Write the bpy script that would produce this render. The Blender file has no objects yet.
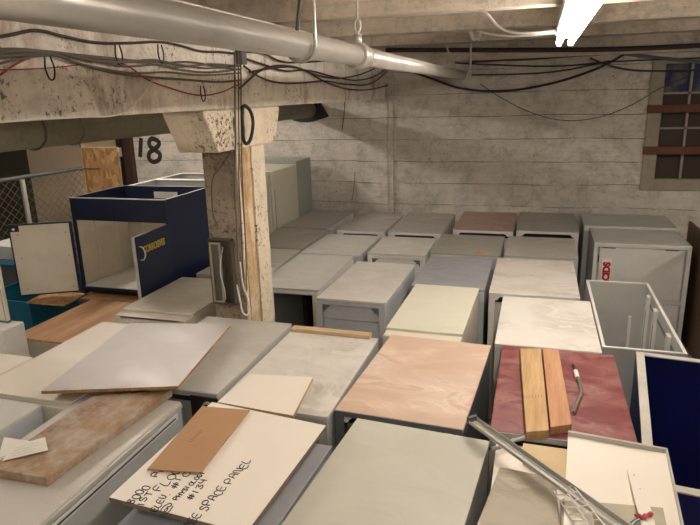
import bpy, bmesh, math, random
from mathutils import Vector, Matrix
random.seed(7)
S = bpy.context.scene
COL = S.collection
C = 2.17                                   # camera height above the floor (m)
# ------------------------------------------------------------------ camera
F = 606.0; PITCH, ROLL, YAW = 0.26991, -0.02833, 0.30088
_fw0 = Vector((-math.sin(YAW), math.cos(YAW), 0)); _r0 = Vector((math.cos(YAW), math.sin(YAW), 0)); _u0 = Vector((0, 0, 1))
FW = math.cos(PITCH)*_fw0 - math.sin(PITCH)*_u0
_u = math.cos(PITCH)*_u0 + math.sin(PITCH)*_fw0
RT = math.cos(ROLL)*_r0 + math.sin(ROLL)*_u
UP = math.cos(ROLL)*_u - math.sin(ROLL)*_r0
cd = bpy.data.cameras.new('camera'); cam = bpy.data.objects.new('camera', cd); COL.objects.link(cam)
cd.sensor_width = 36; cd.lens = F/700*36; cd.clip_start = .02
M = Matrix((RT, UP, -FW)).transposed().to_4x4(); M.translation = Vector((0, 0, C)); cam.matrix_world = M
S.camera = cam
def ray(x, y): return RT*((x-350)/F) - UP*((y-262.5)/F) + FW
def pz(x, y, h):                           # point on the level plane h metres below the camera height
    v = ray(x, y); p = v*(-h/v.z); return Vector((p.x, p.y, C-h))
def py(x, y, Y):
    v = ray(x, y); p = v*(Y/v.y); return Vector((p.x, p.y, p.z+C))
def px(x, y, X):
    v = ray(x, y); p = v*(X/v.x); return Vector((p.x, p.y, p.z+C))

# ------------------------------------------------------------------ materials
def srgb(r, g, b):
    return tuple(((c/255)/12.92 if c/255 <= .04045 else ((c/255+.055)/1.055)**2.4) for c in (r, g, b)) + (1,)
def newmat(name):
    m = bpy.data.materials.new(name); m.use_nodes = True; nt = m.node_tree
    return m, nt, nt.nodes['Principled BSDF']
def noise(nt, vec, scale, detail=6, rough=.6, dist=0):
    n = nt.nodes.new('ShaderNodeTexNoise'); n.inputs['Scale'].default_value = scale
    n.inputs['Detail'].default_value = detail; n.inputs['Roughness'].default_value = rough
    n.inputs['Distortion'].default_value = dist; nt.links.new(vec, n.inputs['Vector']); return n.outputs['Fac']
def coords(nt, scale=(1, 1, 1), off=(0, 0, 0), rot=(0, 0, 0)):
    t = nt.nodes.new('ShaderNodeTexCoord'); m = nt.nodes.new('ShaderNodeMapping')
    m.inputs['Scale'].default_value = scale; m.inputs['Location'].default_value = off; m.inputs['Rotation'].default_value = rot
    nt.links.new(t.outputs['Object'], m.inputs['Vector']); return m.outputs['Vector']
def ramp(nt, fac, stops):
    r = nt.nodes.new('ShaderNodeValToRGB'); e = r.color_ramp.elements
    while len(e) < len(stops): e.new(.5)
    for i, (p, c) in enumerate(stops): e[i].position = p; e[i].color = c if len(c) == 4 else (*c, 1)
    nt.links.new(fac, r.inputs['Fac']); return r.outputs['Color']
def bw(a, b): return [(a, (0, 0, 0, 1)), (b, (1, 1, 1, 1))]
def mix(nt, fac, a, b, mode='MIX'):
    n = nt.nodes.new('ShaderNodeMix'); n.data_type = 'RGBA'; n.blend_type = mode
    for s, v in ((n.inputs[0], fac), (n.inputs[6], a), (n.inputs[7], b)):
        if isinstance(v, (int, float, tuple)): s.default_value = v
        else: nt.links.new(v, s)
    return n.outputs[2]
def math_(nt, op, a, b=0.0):
    n = nt.nodes.new('ShaderNodeMath'); n.operation = op
    for s, v in zip(n.inputs, (a, b)):
        if isinstance(v, (int, float)): s.default_value = v
        else: nt.links.new(v, s)
    return n.outputs[0]
def bump(nt, p, h, st=.3, dist=.01):
    b = nt.nodes.new('ShaderNodeBump'); b.inputs['Strength'].default_value = st; b.inputs['Distance'].default_value = dist
    nt.links.new(h, b.inputs['Height']); nt.links.new(b.outputs['Normal'], p.inputs['Normal'])
def out(nt, p, col, rough):
    if isinstance(col, tuple): p.inputs['Base Color'].default_value = col
    else: nt.links.new(col, p.inputs['Base Color'])
    p.inputs['Roughness'].default_value = rough

def metal_paint(name, c, dirt=.25, rough=.45):
    m, nt, p = newmat(name); v = coords(nt)
    f = ramp(nt, noise(nt, v, 4, 8, .65), bw(.45, .75))
    g = ramp(nt, noise(nt, v, 60, 4, .6), bw(.55, .8))
    d = tuple(x*.62 for x in c[:3]) + (1,)
    a = mix(nt, math_(nt, 'MULTIPLY', f, dirt*1.6), c, d)
    out(nt, p, mix(nt, math_(nt, 'MULTIPLY', g, dirt*.6), a, d), rough); return m
def swirl(name, c, c2, amt=.6, scale=3.2, off=(0, 0, 0), rough=.42, rot=.6):
    """laminate or painted sheet under dust that was wiped in arcs"""
    m, nt, p = newmat(name); v = coords(nt, (1, 1.7, 1), off, (0, 0, rot))
    n1 = noise(nt, v, scale, 5, .55, 2.2)
    f = ramp(nt, n1, [(.38, (0, 0, 0)), (.48, (.8, .8, .8)), (.54, (.4, .4, .4)), (.64, (1, 1, 1)), (.76, (.4, .4, .4))])
    n2 = ramp(nt, noise(nt, v, scale*.6, 3, .5, 1.0), bw(.42, .62))
    a = mix(nt, math_(nt, 'MULTIPLY', math_(nt, 'MULTIPLY', f, n2), amt), c, c2)
    g = ramp(nt, noise(nt, coords(nt, off=off), 55, 5, .7), bw(.6, .78))
    a = mix(nt, math_(nt, 'MULTIPLY', g, .22), a, tuple(x*.55 for x in c[:3])+(1,))
    out(nt, p, a, rough)
    nt.links.new(math_(nt, 'ADD', math_(nt, 'MULTIPLY', f, .2), rough-.1), p.inputs['Roughness']); return m
def wood(name, c, c2, axis=1, scale=14, rough=.7, contrast=(.35, .65), wear=None):
    m, nt, p = newmat(name); s = [1, 1, 1]; s[axis] = .08
    v = coords(nt, tuple(s)); f = ramp(nt, noise(nt, v, scale, 6, .6, .6), bw(*contrast))
    g = ramp(nt, noise(nt, v, scale*5, 3, .6, .2), bw(.4, .75))
    a = mix(nt, f, c, c2); a = mix(nt, math_(nt, 'MULTIPLY', g, .35), a, tuple(x*.6 for x in c2[:3])+(1,))
    if wear:
        w = math_(nt, 'MULTIPLY', ramp(nt, noise(nt, coords(nt), 6, 12, .8, .1), bw(.44, .6)), .75); a = mix(nt, w, a, wear)
    out(nt, p, a, rough); bump(nt, p, g, .2, .002); return m
def osb(name, c=srgb(154, 116, 70), c2=srgb(128, 92, 54), c3=srgb(178, 140, 92)):
    m, nt, p = newmat(name)
    v = nt.nodes.new('ShaderNodeTexVoronoi'); v.inputs['Scale'].default_value = 26; v.inputs['Randomness'].default_value = 1
    nt.links.new(coords(nt, (1, 1.0, .5), rot=(.5, .4, .8)), v.inputs['Vector'])
    sep = nt.nodes.new('ShaderNodeSeparateColor'); nt.links.new(v.outputs['Color'], sep.inputs[0])
    a = ramp(nt, sep.outputs[0], [(0, c2), (.45, c), (1, c3)])
    f = ramp(nt, noise(nt, coords(nt), 30, 5, .7, 1), bw(.5, .75))
    out(nt, p, mix(nt, math_(nt, 'MULTIPLY', f, .5), a, c2), .8); return m
def plaster(name, c, lines=.23, axis='Z', stain=srgb(120, 78, 40), amt=.35, dirt=.5, speck=.5, off=0.0, grain=None, dsc=1.6, psc=30, pth=.595, sth=.56):
    """old white paint on board-marked concrete or timber: plank seams, pits, stains"""
    m, nt, p = newmat(name); v = coords(nt)
    sx = nt.nodes.new('ShaderNodeSeparateXYZ'); nt.links.new(v, sx.inputs[0])
    wob = noise(nt, coords(nt, (.5, .5, .5)), 2, 3, .5)
    z = math_(nt, 'ADD', math_(nt, 'ADD', sx.outputs[axis], math_(nt, 'MULTIPLY', wob, .05)), off)
    fr = math_(nt, 'FRACT', math_(nt, 'DIVIDE', z, lines))
    ln = math_(nt, 'SUBTRACT', 1.0, math_(nt, 'MINIMUM', math_(nt, 'MULTIPLY', math_(nt, 'ABSOLUTE', math_(nt, 'SUBTRACT', fr, .5)), 38.0*lines/.23), 1.0))
    brk = ramp(nt, noise(nt, coords(nt, (.7, .7, 3)), 3.0, 5, .65), bw(.36, .52))
    ln = math_(nt, 'MULTIPLY', ln, brk)
    base = c
    big = ramp(nt, noise(nt, v, dsc, 9, .68, .4), bw(.35, .72))
    strk = ramp(nt, noise(nt, coords(nt, grain or (1, 1, 7)), 4, 8, .7), bw(.45, .75))
    a = mix(nt, math_(nt, 'MULTIPLY', big, dirt), base, tuple(x*.55 for x in c[:3])+(1,))
    a = mix(nt, math_(nt, 'MULTIPLY', strk, dirt*.85), a, tuple(x*.5 for x in c[:3])+(1,))
    mid = ramp(nt, noise(nt, v, 7, 14, .82, .3), bw(.48, .62))
    a = mix(nt, math_(nt, 'MULTIPLY', mid, min(1.0, dirt*1.15)), a, tuple(x*.42 for x in c[:3])+(1,))
    st = ramp(nt, noise(nt, coords(nt, (1, 1, .6), (3, 5, 1)), 3.0, 9, .7, .5), bw(sth, sth+.13))
    a = mix(nt, math_(nt, 'MULTIPLY', st, amt), a, stain)
    pt = ramp(nt, math_(nt, 'ADD', math_(nt, 'MULTIPLY', noise(nt, v, psc, 6, .8), .7), math_(nt, 'MULTIPLY', noise(nt, v, 2.5, 4, .6), .3)), bw(pth, pth+.05))
    a = mix(nt, math_(nt, 'MULTIPLY', pt, speck), a, srgb(84, 66, 48))
    a = mix(nt, math_(nt, 'MULTIPLY', ln, .85), a, srgb(62, 52, 43))
    out(nt, p, a, .85)
    h = math_(nt, 'SUBTRACT', math_(nt, 'MULTIPLY', big, .5), math_(nt, 'ADD', math_(nt, 'MULTIPLY', ln, 1.5), pt))
    bump(nt, p, h, .5, .006); return m
def plain(name, c, rough=.6, metallic=0, emit=0):
    m, nt, p = newmat(name); out(nt, p, c, rough); p.inputs['Metallic'].default_value = metallic
    if emit: p.inputs['Emission Color'].default_value = c; p.inputs['Emission Strength'].default_value = emit
    return m

MT = {}
MT['white'] = metal_paint('aged white enamel', srgb(216, 212, 204), .3)
MT['cream'] = metal_paint('cream enamel', srgb(212, 204, 184), .25)
MT['grey'] = metal_paint('pale grey enamel', srgb(180, 179, 173), .3)
MT['bgrey'] = metal_paint('blue grey enamel', srgb(176, 178, 179), .3)
MT['ggrey'] = metal_paint('green grey enamel', srgb(176, 175, 167), .3)
MT['dgrey'] = metal_paint('dark grey enamel', srgb(92, 96, 96), .3)
MT['dark'] = plain('void shade colour', srgb(38, 34, 30), .7)  # shade inside slots, open ends and the wall hole, put into colour
MT['navy'] = metal_paint('navy enamel', srgb(14, 26, 54), .15, .42)
MT['royal'] = metal_paint('royal blue enamel', srgb(12, 18, 80), .2, .42)
MT['teal'] = metal_paint('teal enamel', srgb(20, 92, 116), .2, .4)
MT['black'] = plain('black', srgb(20, 18, 17), .5)
MT['steel'] = metal_paint('bare steel', srgb(170, 166, 156), .4, .35)
MT['alu'] = metal_paint('dull aluminium', srgb(182, 178, 166), .3, .32)
MT['silver'] = swirl('scuffed silver sheet', srgb(196, 190, 178), srgb(170, 162, 148), .6, 2.5)
# top sheets
T = {}
T['red'] = swirl('maroon laminate', srgb(116, 50, 48), srgb(164, 118, 110), .95, 4.6, (1, 4, 0), .45, .9)
T['redback'] = swirl('faded red laminate', srgb(160, 132, 116), srgb(150, 128, 112), .5, 3, (7, 2, 0))
T['white1'] = swirl('dusty white laminate', srgb(224, 218, 206), srgb(192, 182, 168), .85, 3.4, (5, 1, 0), .42, 1.2)
T['white2'] = swirl('dusty off white laminate', srgb(214, 206, 194), srgb(184, 173, 158), .85, 3.4, (2, 9, 0), .42, 1.1)
T['grey1'] = swirl('warm grey laminate', srgb(168, 163, 155), srgb(152, 145, 136), .5, 2.5, (2, 4, 0))
T['grey2'] = swirl('cool grey laminate', srgb(142, 142, 144), srgb(160, 155, 148), .7, 2.5, (8, 4, 0))
T['olive'] = swirl('olive grey laminate', srgb(148, 145, 134), srgb(162, 155, 142), .5, 2.5, (4, 4, 0))
T['beige'] = swirl('light beige laminate', srgb(198, 194, 183), srgb(180, 173, 160), .5, 2.5, (3, 3, 0))
T['pale'] = swirl('pale grey laminate', srgb(192, 189, 179), srgb(172, 166, 154), .5, 2.5, (6, 3, 0))
T['green'] = swirl('pale green laminate', srgb(192, 189, 172), srgb(206, 202, 188), .6, 1.8, (6, 6, 0), .42)
T['peach'] = swirl('peach laminate', srgb(200, 172, 148), srgb(232, 214, 196), .85, 3.0, (5.3, 2.2, 0), .42, 1.0)
T['yellow'] = swirl('pale yellow laminate', srgb(212, 208, 188), srgb(200, 195, 176), .5, 2.0, (1, 1, 0))
T['marbleL'] = swirl('chalky marbled laminate', srgb(220, 214, 202), srgb(186, 178, 164), .95, 3.4, (3.3, 7, 0), .4, .7)
T['marbleM'] = swirl('grey marbled laminate', srgb(182, 179, 168), srgb(204, 199, 186), .9, 2.2, (9, 7, 0), .38, .7)
T['tan'] = swirl('cream tan laminate', srgb(214, 204, 184), srgb(230, 222, 204), .85, 1.8, (2, 2, 0), .38, .7)
T['cream'] = swirl('cream sheet', srgb(206, 199, 178), srgb(186, 178, 158), .7, 3, (2, 5, 0))
T['woodtop'] = wood('red oak veneer', srgb(232, 188, 144), srgb(200, 150, 106), 1, 12)
T['pinksheet'] = swirl('greyish pink laminate', srgb(188, 181, 172), srgb(180, 176, 166), .5, 1.2, (1, 7, 0), .4)
T['chip'] = wood('chipboard edge', srgb(190, 142, 88), srgb(150, 104, 58), 1, 40)
T['panelwhite'] = swirl('white melamine', srgb(240, 230, 212), srgb(228, 214, 194), .3, 1.5, (2, 7, 0), .45)
T['card'] = metal_paint('brown cardboard', srgb(174, 134, 96), .12, .85)
T['plank'] = wood('weathered plank', srgb(176, 142, 106), srgb(134, 104, 76), 1, 9, .75, wear=srgb(184, 174, 162))
T['pine'] = wood('yellow pine', srgb(204, 170, 118), srgb(178, 142, 96), 1, 22)
T['cedar'] = wood('orange cedar', srgb(198, 152, 112), srgb(178, 126, 86), 1, 22)
T['lath'] = wood('pale lath', srgb(206, 182, 146), srgb(178, 150, 112), 0, 20)
T['oldtile'] = swirl('dirty grey board', srgb(176, 166, 144), srgb(152, 142, 122), .9, 5, (4, 9, 0), .6)
T['tanboard'] = metal_paint('tan fibreboard', srgb(208, 184, 144), .2, .8)
T['osb'] = osb('strand board')
MT['brownedge'] = metal_paint('grimy board edge', srgb(120, 104, 84), .3, .8)
T['paper'] = metal_paint('crumpled paper', srgb(226, 220, 204), .1, .8)
T['ink'] = plain('black marker', srgb(24, 22, 24), .6)
MT['wall'] = plaster('white board-formed concrete', srgb(218, 210, 196), .235, amt=.25, dirt=.62, speck=.8, off=.06, grain=(1.2, 1, 9))
MT['beam'] = plaster('old white painted beam', srgb(242, 232, 214), .9, amt=.6, sth=.52, pth=.57, psc=40, dirt=.36, speck=.9, grain=(1, 6, 1), off=.3)
MT['joist'] = plaster('whitewashed joist', srgb(214, 200, 178), 9.0, amt=.4, dirt=.6, speck=.6, grain=(.5, 6, 8), off=1)
MT['colfront'] = plaster('shaded column paint', srgb(176, 160, 140), 9.0, amt=.3, dirt=.5, speck=.8, grain=(6, 6, .8), off=1, dsc=5, psc=45, pth=.53)  # shade of the column front put into its paint colour
MT['colflake'] = plaster('flaking white paint', srgb(232, 216, 188), 9.0, amt=.5, dirt=.25, speck=1.0, grain=(6, 6, .8), off=1, stain=srgb(190, 130, 70), dsc=5, psc=45, pth=.545)
MT['colwood'] = wood('raw split timber', srgb(206, 176, 130), srgb(150, 112, 72), 2, 20, .8, wear=srgb(226, 208, 176))
MT['floor'] = metal_paint('concrete floor', srgb(110, 104, 96), .5, .9)
MT['galv'] = metal_paint('painted pipe grey', srgb(200, 194, 182), .35, .3); MT['galv'].node_tree.nodes['Principled BSDF'].inputs['Metallic'].default_value = .35
MT['pipegrey'] = plaster('grey green duct paint', srgb(136, 132, 114), 9.0, amt=.3, dirt=.45, speck=.3, grain=(4, .6, 4), off=1)
MT['drywall'] = metal_paint('beige painted wallboard', srgb(204, 184, 156), .12, .85)
MT['dkdoor'] = metal_paint('dark olive door', srgb(70, 66, 48), .3, .8)
MT['brown'] = metal_paint('dark brown jamb', srgb(66, 40, 28), .3, .7)
MT['brownboard'] = wood('stained brown board', srgb(112, 90, 62), srgb(84, 64, 42), 2, 10)
MT['cable'] = plain('grey cable sheath', srgb(96, 88, 76), .6)
MT['cabledark'] = plain('dark cable sheath', srgb(52, 42, 36), .6)
MT['cablered'] = plain('red wire', srgb(150, 48, 40), .5)
MT['cablewhite'] = plain('white cable sheath', srgb(226, 222, 212), .5)
MT['bar'] = metal_paint('rust brown slat', srgb(98, 58, 38), .25, .8)
MT['frame'] = plaster('window trim paint', srgb(158, 148, 130), 9.0, amt=.2, dirt=.3, speck=.3, grain=(6, 6, .8), off=1)
MT['tube'] = plain('fluorescent tube', (1, .925, .87, 1), .4, 0, 38)
MT['lampwhite'] = plain('white fixture enamel', srgb(235, 230, 220), .4)
m, nt, p = newmat('window glass dusty'); out(nt, p, srgb(70, 62, 54), .15); MT['glass'] = m
m, nt, p = newmat('blue tarp behind glass'); out(nt, p, ramp(nt, noise(nt, coords(nt), 9, 4, .6), [(.4, srgb(16, 24, 74)), (.62, srgb(88, 84, 88))]), .3); MT['glassblue'] = m

# ------------------------------------------------------------------ geometry helpers
class MB:
    def __init__(s): s.bm = bmesh.new()
    def box(s, x0, x1, y0, y1, z0, z1):
        v = [s.bm.verts.new((x, y, z)) for z in (z0, z1) for y in (y0, y1) for x in (x0, x1)]
        for q in ((0, 2, 3, 1), (4, 5, 7, 6), (0, 1, 5, 4), (2, 6, 7, 3), (0, 4, 6, 2), (1, 3, 7, 5)):
            s.bm.faces.new([v[i] for i in q])
        return s
    def prism(s, pts, vec):                 # polygon of 3D points extruded by vec
        a = [s.bm.verts.new(p) for p in pts]; b = [s.bm.verts.new(Vector(p)+Vector(vec)) for p in pts]
        n = len(pts); s.bm.faces.new(a[::-1]); s.bm.faces.new(b)
        for i in range(n): s.bm.faces.new((a[i], a[(i+1) % n], b[(i+1) % n], b[i]))
        return s
    def tube(s, a, b, r, n=12, r2=None):
        a = Vector(a); b = Vector(b); d = (b-a).normalized(); u = d.orthogonal().normalized(); w = d.cross(u); r2 = r2 or r
        A = [s.bm.verts.new(a+(u*math.cos(t)+w*math.sin(t))*r) for t in [2*math.pi*i/n for i in range(n)]]
        B = [s.bm.verts.new(b+(u*math.cos(t)+w*math.sin(t))*r2) for t in [2*math.pi*i/n for i in range(n)]]
        s.bm.faces.new(A[::-1]); s.bm.faces.new(B)
        for i in range(n): s.bm.faces.new((A[i], A[(i+1) % n], B[(i+1) % n], B[i]))
        return s
    def build(s, name, mat, parent=None, bevel=0, smooth=False):
        bmesh.ops.recalc_face_normals(s.bm, faces=s.bm.faces)
        me = bpy.data.meshes.new(name); s.bm.to_mesh(me); s.bm.free()
        o = bpy.data.objects.new(name, me); COL.objects.link(o)
        me.materials.append(mat); o.parent = parent
        if smooth:
            for f in me.polygons: f.use_smooth = len(f.vertices) == 4
        if bevel:
            b = o.modifiers.new('bevel', 'BEVEL'); b.width = bevel; b.segments = 2; b.limit_method = 'ANGLE'
        return o
def empty(name, loc, rz=0):
    o = bpy.data.objects.new(name, None); COL.objects.link(o); o.location = loc; o.rotation_euler = (0, 0, rz); o.empty_display_size = .1
    return o
def tag(o, label, cat=None, group=None, kind=None):
    o['label'] = label
    if cat: o['category'] = cat
    if group: o['group'] = group
    if kind: o['kind'] = kind
    return o
def struct(o, label=None):
    o['kind'] = 'structure'
    if label: o['label'] = label
    return o
def curve(name, pts, r, mat, parent=None, cyc=False, smooth=True):
    cu = bpy.data.curves.new(name, 'CURVE'); cu.dimensions = '3D'; cu.bevel_depth = r; cu.bevel_resolution = 2; cu.resolution_u = 6
    groups = pts if isinstance(pts[0][0], (list, tuple, Vector)) else [pts]
    for g in groups:
        if smooth:
            sp = cu.splines.new('BEZIER'); sp.bezier_points.add(len(g)-1)
            for b, q in zip(sp.bezier_points, g): b.co = q; b.handle_left_type = b.handle_right_type = 'AUTO'
        else:
            sp = cu.splines.new('POLY'); sp.points.add(len(g)-1)
            for b, q in zip(sp.points, g): b.co = (*q, 1)
        sp.use_cyclic_u = cyc
    cu.use_fill_caps = True
    o = bpy.data.objects.new(name, cu); COL.objects.link(o); cu.materials.append(mat); o.parent = parent; return o
def text(name, body, size, mat, parent, M4, bold=0.0, spacing=1.0):
    cu = bpy.data.curves.new(name, 'FONT'); cu.body = body; cu.size = size; cu.extrude = .0006; cu.offset = bold; cu.space_character = spacing
    cu.materials.append(mat); o = bpy.data.objects.new(name, cu); COL.objects.link(o); o.parent = parent; o.matrix_local = M4; return o
def frame_m(o, ex, ey):
    ex = Vector(ex).normalized(); ey = Vector(ey).normalized(); ez = ex.cross(ey)
    m = Matrix((ex, ey, ez)).transposed().to_4x4(); m.translation = Vector(o); return m

# ------------------------------------------------------------------ lab cabinets lying on their sides
def hole_bracket(mb, x, z, s, y):           # triangular steel gusset with a bolt boss in a frame corner
    t = .055
    mb.prism([(x, y, z), (x+s*t, y, z), (x+s*t*.25, y, z-t*.55), (x, y, z-t)], (0, .006, 0))
    mb.tube((x+s*t*.36, y-.006, z-t*.36), (x+s*t*.36, y+.006, z-t*.36), .010, 10)
def cabinet(label, x0, x1, y0, y1, h, top, body, front='toe', rot=0, group=None, inner='dark', cat='cabinet', name='base_cabinet', topinset=0, bottom=0.0):
    w = x1-x0; d = y1-y0; H = C-h-bottom
    t = empty(name, ((x0+x1)/2, (y0+y1)/2, bottom), math.radians(rot)); tag(t, label, cat, group)
    a, b = w/2, d/2; k = .018
    s = MB()                                 # carcass: walls, back end, base and, at the near end, a rim
    s.box(-a, -a+k, -b, b, 0, H-.016); s.box(a-k, a, -b, b, 0, H-.016); s.box(-a+k, a-k, b-k, b, 0, H-.016); s.box(-a+k, a-k, -b+.01, b-k, .0, k)
    if front != 'toe': s.box(-a+k, a-k, -b, -b+.022, H-.042, H-.017)
    if topinset: s.box(-a+k, a-k, -b, -b+topinset+.02, H-.034, H-.0165)
    s.build('carcass', MT[body], t, .002)
    for sx in (-1, 1):                       # folded side flanges
        MB().box(min(sx*a, sx*(a-.04)), max(sx*a, sx*(a-.04)), -b-.004, -b, 0, H-.02).build('flange', MT[body], t, .001)
    MB().box(-a-.002, a+.002, -b+topinset, b, H-.016, H).build('side_panel', T[top], t, .0025)
    if front == 'toe': MB().box(-a, a, -b-.006, -b-.002, H-.024, H-.001).build('front_lip', MT[body], t)
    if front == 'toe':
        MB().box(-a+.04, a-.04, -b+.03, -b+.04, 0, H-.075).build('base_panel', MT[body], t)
        MB().box(-a+k, a-k, -b+.06, -b+.07, H-.10, H-.018).build('recess', MT['dark'], t)  # dark panel colours in the shade of the slot
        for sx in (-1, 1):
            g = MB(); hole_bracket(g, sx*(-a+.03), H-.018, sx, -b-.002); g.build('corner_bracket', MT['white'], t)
    elif front == 'flush':
        MB().box(-a+.04, a-.04, -b+.006, -b+.016, 0, H-.14).build('base_panel', MT[body], t)
        MB().box(-a+.04, a-.04, -b+.004, -b+.014, H-.135, H-.045).build('apron', MT[body], t)
        for sx in (-1, 1):
            g = MB(); hole_bracket(g, sx*(-a+.04), H-.045, sx, -b-.003); g.build('corner_bracket', MT['dgrey'], t)
    elif front == 'open':
        MB().box(-a+k, a-k, b-.03, b-.02, .02, H-.05).build('back_panel', MT[inner], t)  # inner colour carries the shade of the open end
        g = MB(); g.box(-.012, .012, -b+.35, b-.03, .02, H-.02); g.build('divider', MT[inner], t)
    elif front == 'plain':
        MB().box(-a+.02, a-.02, -b-.002, -b+.016, 0, H-.03).build('front_panel', MT[body], t, .002)
    return t, a, b, H
GR = 'lab base cabinets lying on their sides'
# right-hand file, front to back
red = cabinet('maroon-topped cabinet with two short boards lying on it', -.115, .405, 2.12, 2.955, 1.25, 'red', 'grey', 'toe', 0, GR)
cabinet('cabinet with streaky white dusty top directly behind the maroon one', -.155, .355, 2.975, 3.75, 1.25, 'white1', 'white', 'toe', 0, GR)
cabinet('off-white cabinet with notched right side, second behind the maroon one', -.25, .305, 3.83, 4.72, 1.26, 'white2', 'white', 'toe', 0, GR)
cabinet('plain warm grey cabinet third behind the maroon one', -.2, .345, 4.76, 5.44, 1.25, 'grey1', 'grey', 'plain', 0, GR)
cabinet('grey cabinet with white end bracket by the back wall, left of the far wide cabinet', -.14, .40, 5.68, 6.6, 1.25, 'olive', 'white', 'toe', 0, GR)
# second file
cabinet('large pale green cabinet nearest the camera', -.665, -.145, 1.22, 2.065, 1.25, 'green', 'ggrey', 'plain', -4.3, GR)
cabinet('peach-topped cabinet with wiped dust arcs', -.72, -.195, 2.112, 2.955, 1.25, 'peach', 'dgrey', 'toe', -3, GR)
cabinet('cabinet with pale yellow top', -.745, -.325, 2.985, 3.88, 1.25, 'yellow', 'cream', 'plain', -.8, GR, topinset=.075)
cabinet('blue-grey topped cabinet behind the yellow one', -.775, -.285, 3.9, 4.70, 1.27, 'grey2', 'bgrey', 'plain', 0, GR)
cabinet('olive-grey cabinet with an orange scrap on it', -.79, -.235, 4.74, 5.42, 1.25, 'olive', 'grey', 'plain', 0, GR)
cabinet('faded reddish-brown topped cabinet against the back wall', -.72, -.17, 5.62, 6.55, 1.25, 'redback', 'white', 'toe', 0, GR)
# third file
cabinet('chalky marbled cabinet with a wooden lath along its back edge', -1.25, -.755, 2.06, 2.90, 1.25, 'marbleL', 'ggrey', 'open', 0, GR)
cabinet('pale cabinet with bracketed grey end panel between yellow one and open-ended one', -1.30, -.845, 3.46, 4.36, 1.25, 'beige', 'bgrey', 'flush', -1, GR)
cabinet('beige cabinet with bolted corner brackets, behind the pale grey-ended one', -1.285, -.81, 4.63, 5.24, 1.25, 'beige', 'white', 'flush', 0, GR)
cabinet('brownish grey cabinet by the back wall right of the wall pilaster', -1.3, -.80, 5.42, 6.4, 1.25, 'grey1', 'white', 'toe', 0, GR)
# fourth file
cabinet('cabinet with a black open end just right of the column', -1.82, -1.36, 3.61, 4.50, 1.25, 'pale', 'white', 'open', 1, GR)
cabinet('pale cabinet directly behind the black open-ended one', -1.835, -1.325, 4.53, 5.24, 1.25, 'pale', 'grey', 'plain', 0, GR)
cabinet('small grey cabinet by the back wall in front of the pilaster', -1.80, -1.33, 5.40, 6.27, 1.25, 'grey1', 'white', 'toe', 0, GR)
cabinet('shaded grey cabinet in the back left corner beside the tall lockers', -2.4, -1.93, 5.46, 6.4, 1.25, 'grey1', 'white', 'plain', 0, GR)
cabinet('shaded warm grey cabinet second from the back beside the tall lockers', -2.39, -1.87, 4.66, 5.42, 1.25, 'grey1', 'grey', 'plain', 0, GR)
cabinet('light beige cabinet just behind the column', -2.38, -1.87, 3.8, 4.62, 1.25, 'beige', 'grey', 'plain', 0, GR)
# left of the column
cabinet('cream cabinet with stepped near end left of the column', -2.435, -1.94, 2.93, 3.70, 1.25, 'cream', 'cream', 'plain', 0, GR, topinset=.08)
cabinet('grey marbled cabinet in front of the column', -1.83, -1.29, 2.13, 3.0, 1.25, 'marbleM', 'ggrey', 'toe', 0, GR)
cabinet('cream tan cabinet under the corner of the big pinkish sheet', -2.40, -1.87, 1.9, 2.78, 1.25, 'tan', 'cream', 'plain', 0, GR)
cabinet('tan-topped cabinet at the left edge of the view', -3.0, -2.42, 1.88, 2.26, 1.25, 'tan', 'cream', 'plain', 0, GR)
cabinet('white cabinet with rounded corner at the far left below the tan ones', -2.52, -1.99, 1.02, 1.86, 1.25, 'pale', 'bgrey', 'plain', 0, GR)
t, a, b, H = cabinet('silver-topped cabinet with slotted rail under the weathered plank', -1.855, -1.41, 1.10, 2.03, 1.25, 'marbleL', 'ggrey', 'toe', 0, GR)
t.children[[c.name.startswith('side_panel') for c in t.children].index(True)].data.materials[0] = MT['silver']
MB().box(a, a+.014, -b+.02, b-.01, H-.022, H-.004).build('rail', MT['alu'], t, .002)
MB().box(a, a+.008, -b+.02, b-.04, H-.062, H-.034).build('rail', MT['white'], t, .002)
MB().box(a+.008, a+.0095, -b+.05, b-.06, H-.051, H-.045).build('slot', MT['black'], t)
MB().box(a-.09, a-.0, b-.002, b+.012, H-.30, H-.02).build('end_bracket', MT['dgrey'], t, .002)
cabinet('grey cabinet mostly covered by the handwritten panel', -1.16, -.69, 1.12, 1.88, 1.25, 'grey2', 'bgrey', 'open', -3, GR)
t, a, b, H = cabinet('white cabinet in front of the maroon one, heaped with scrap panels', -.085, .37, 1.15, 2.03, 1.25, 'panelwhite', 'white', 'plain', 0, GR)
# scuffed wood-topped cabinet carrying the navy cabinet, with another hidden one behind
cabinet('wood-topped cabinet in front of the navy one', -3.19, -2.52, 2.85, 3.62, 1.45, 'woodtop', 'cream', 'plain', 0)
cabinet('low grey cabinet under the navy one', -3.34, -2.48, 3.64, 4.32, 1.45, 'woodtop', 'dgrey', 'plain', 0)

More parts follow.
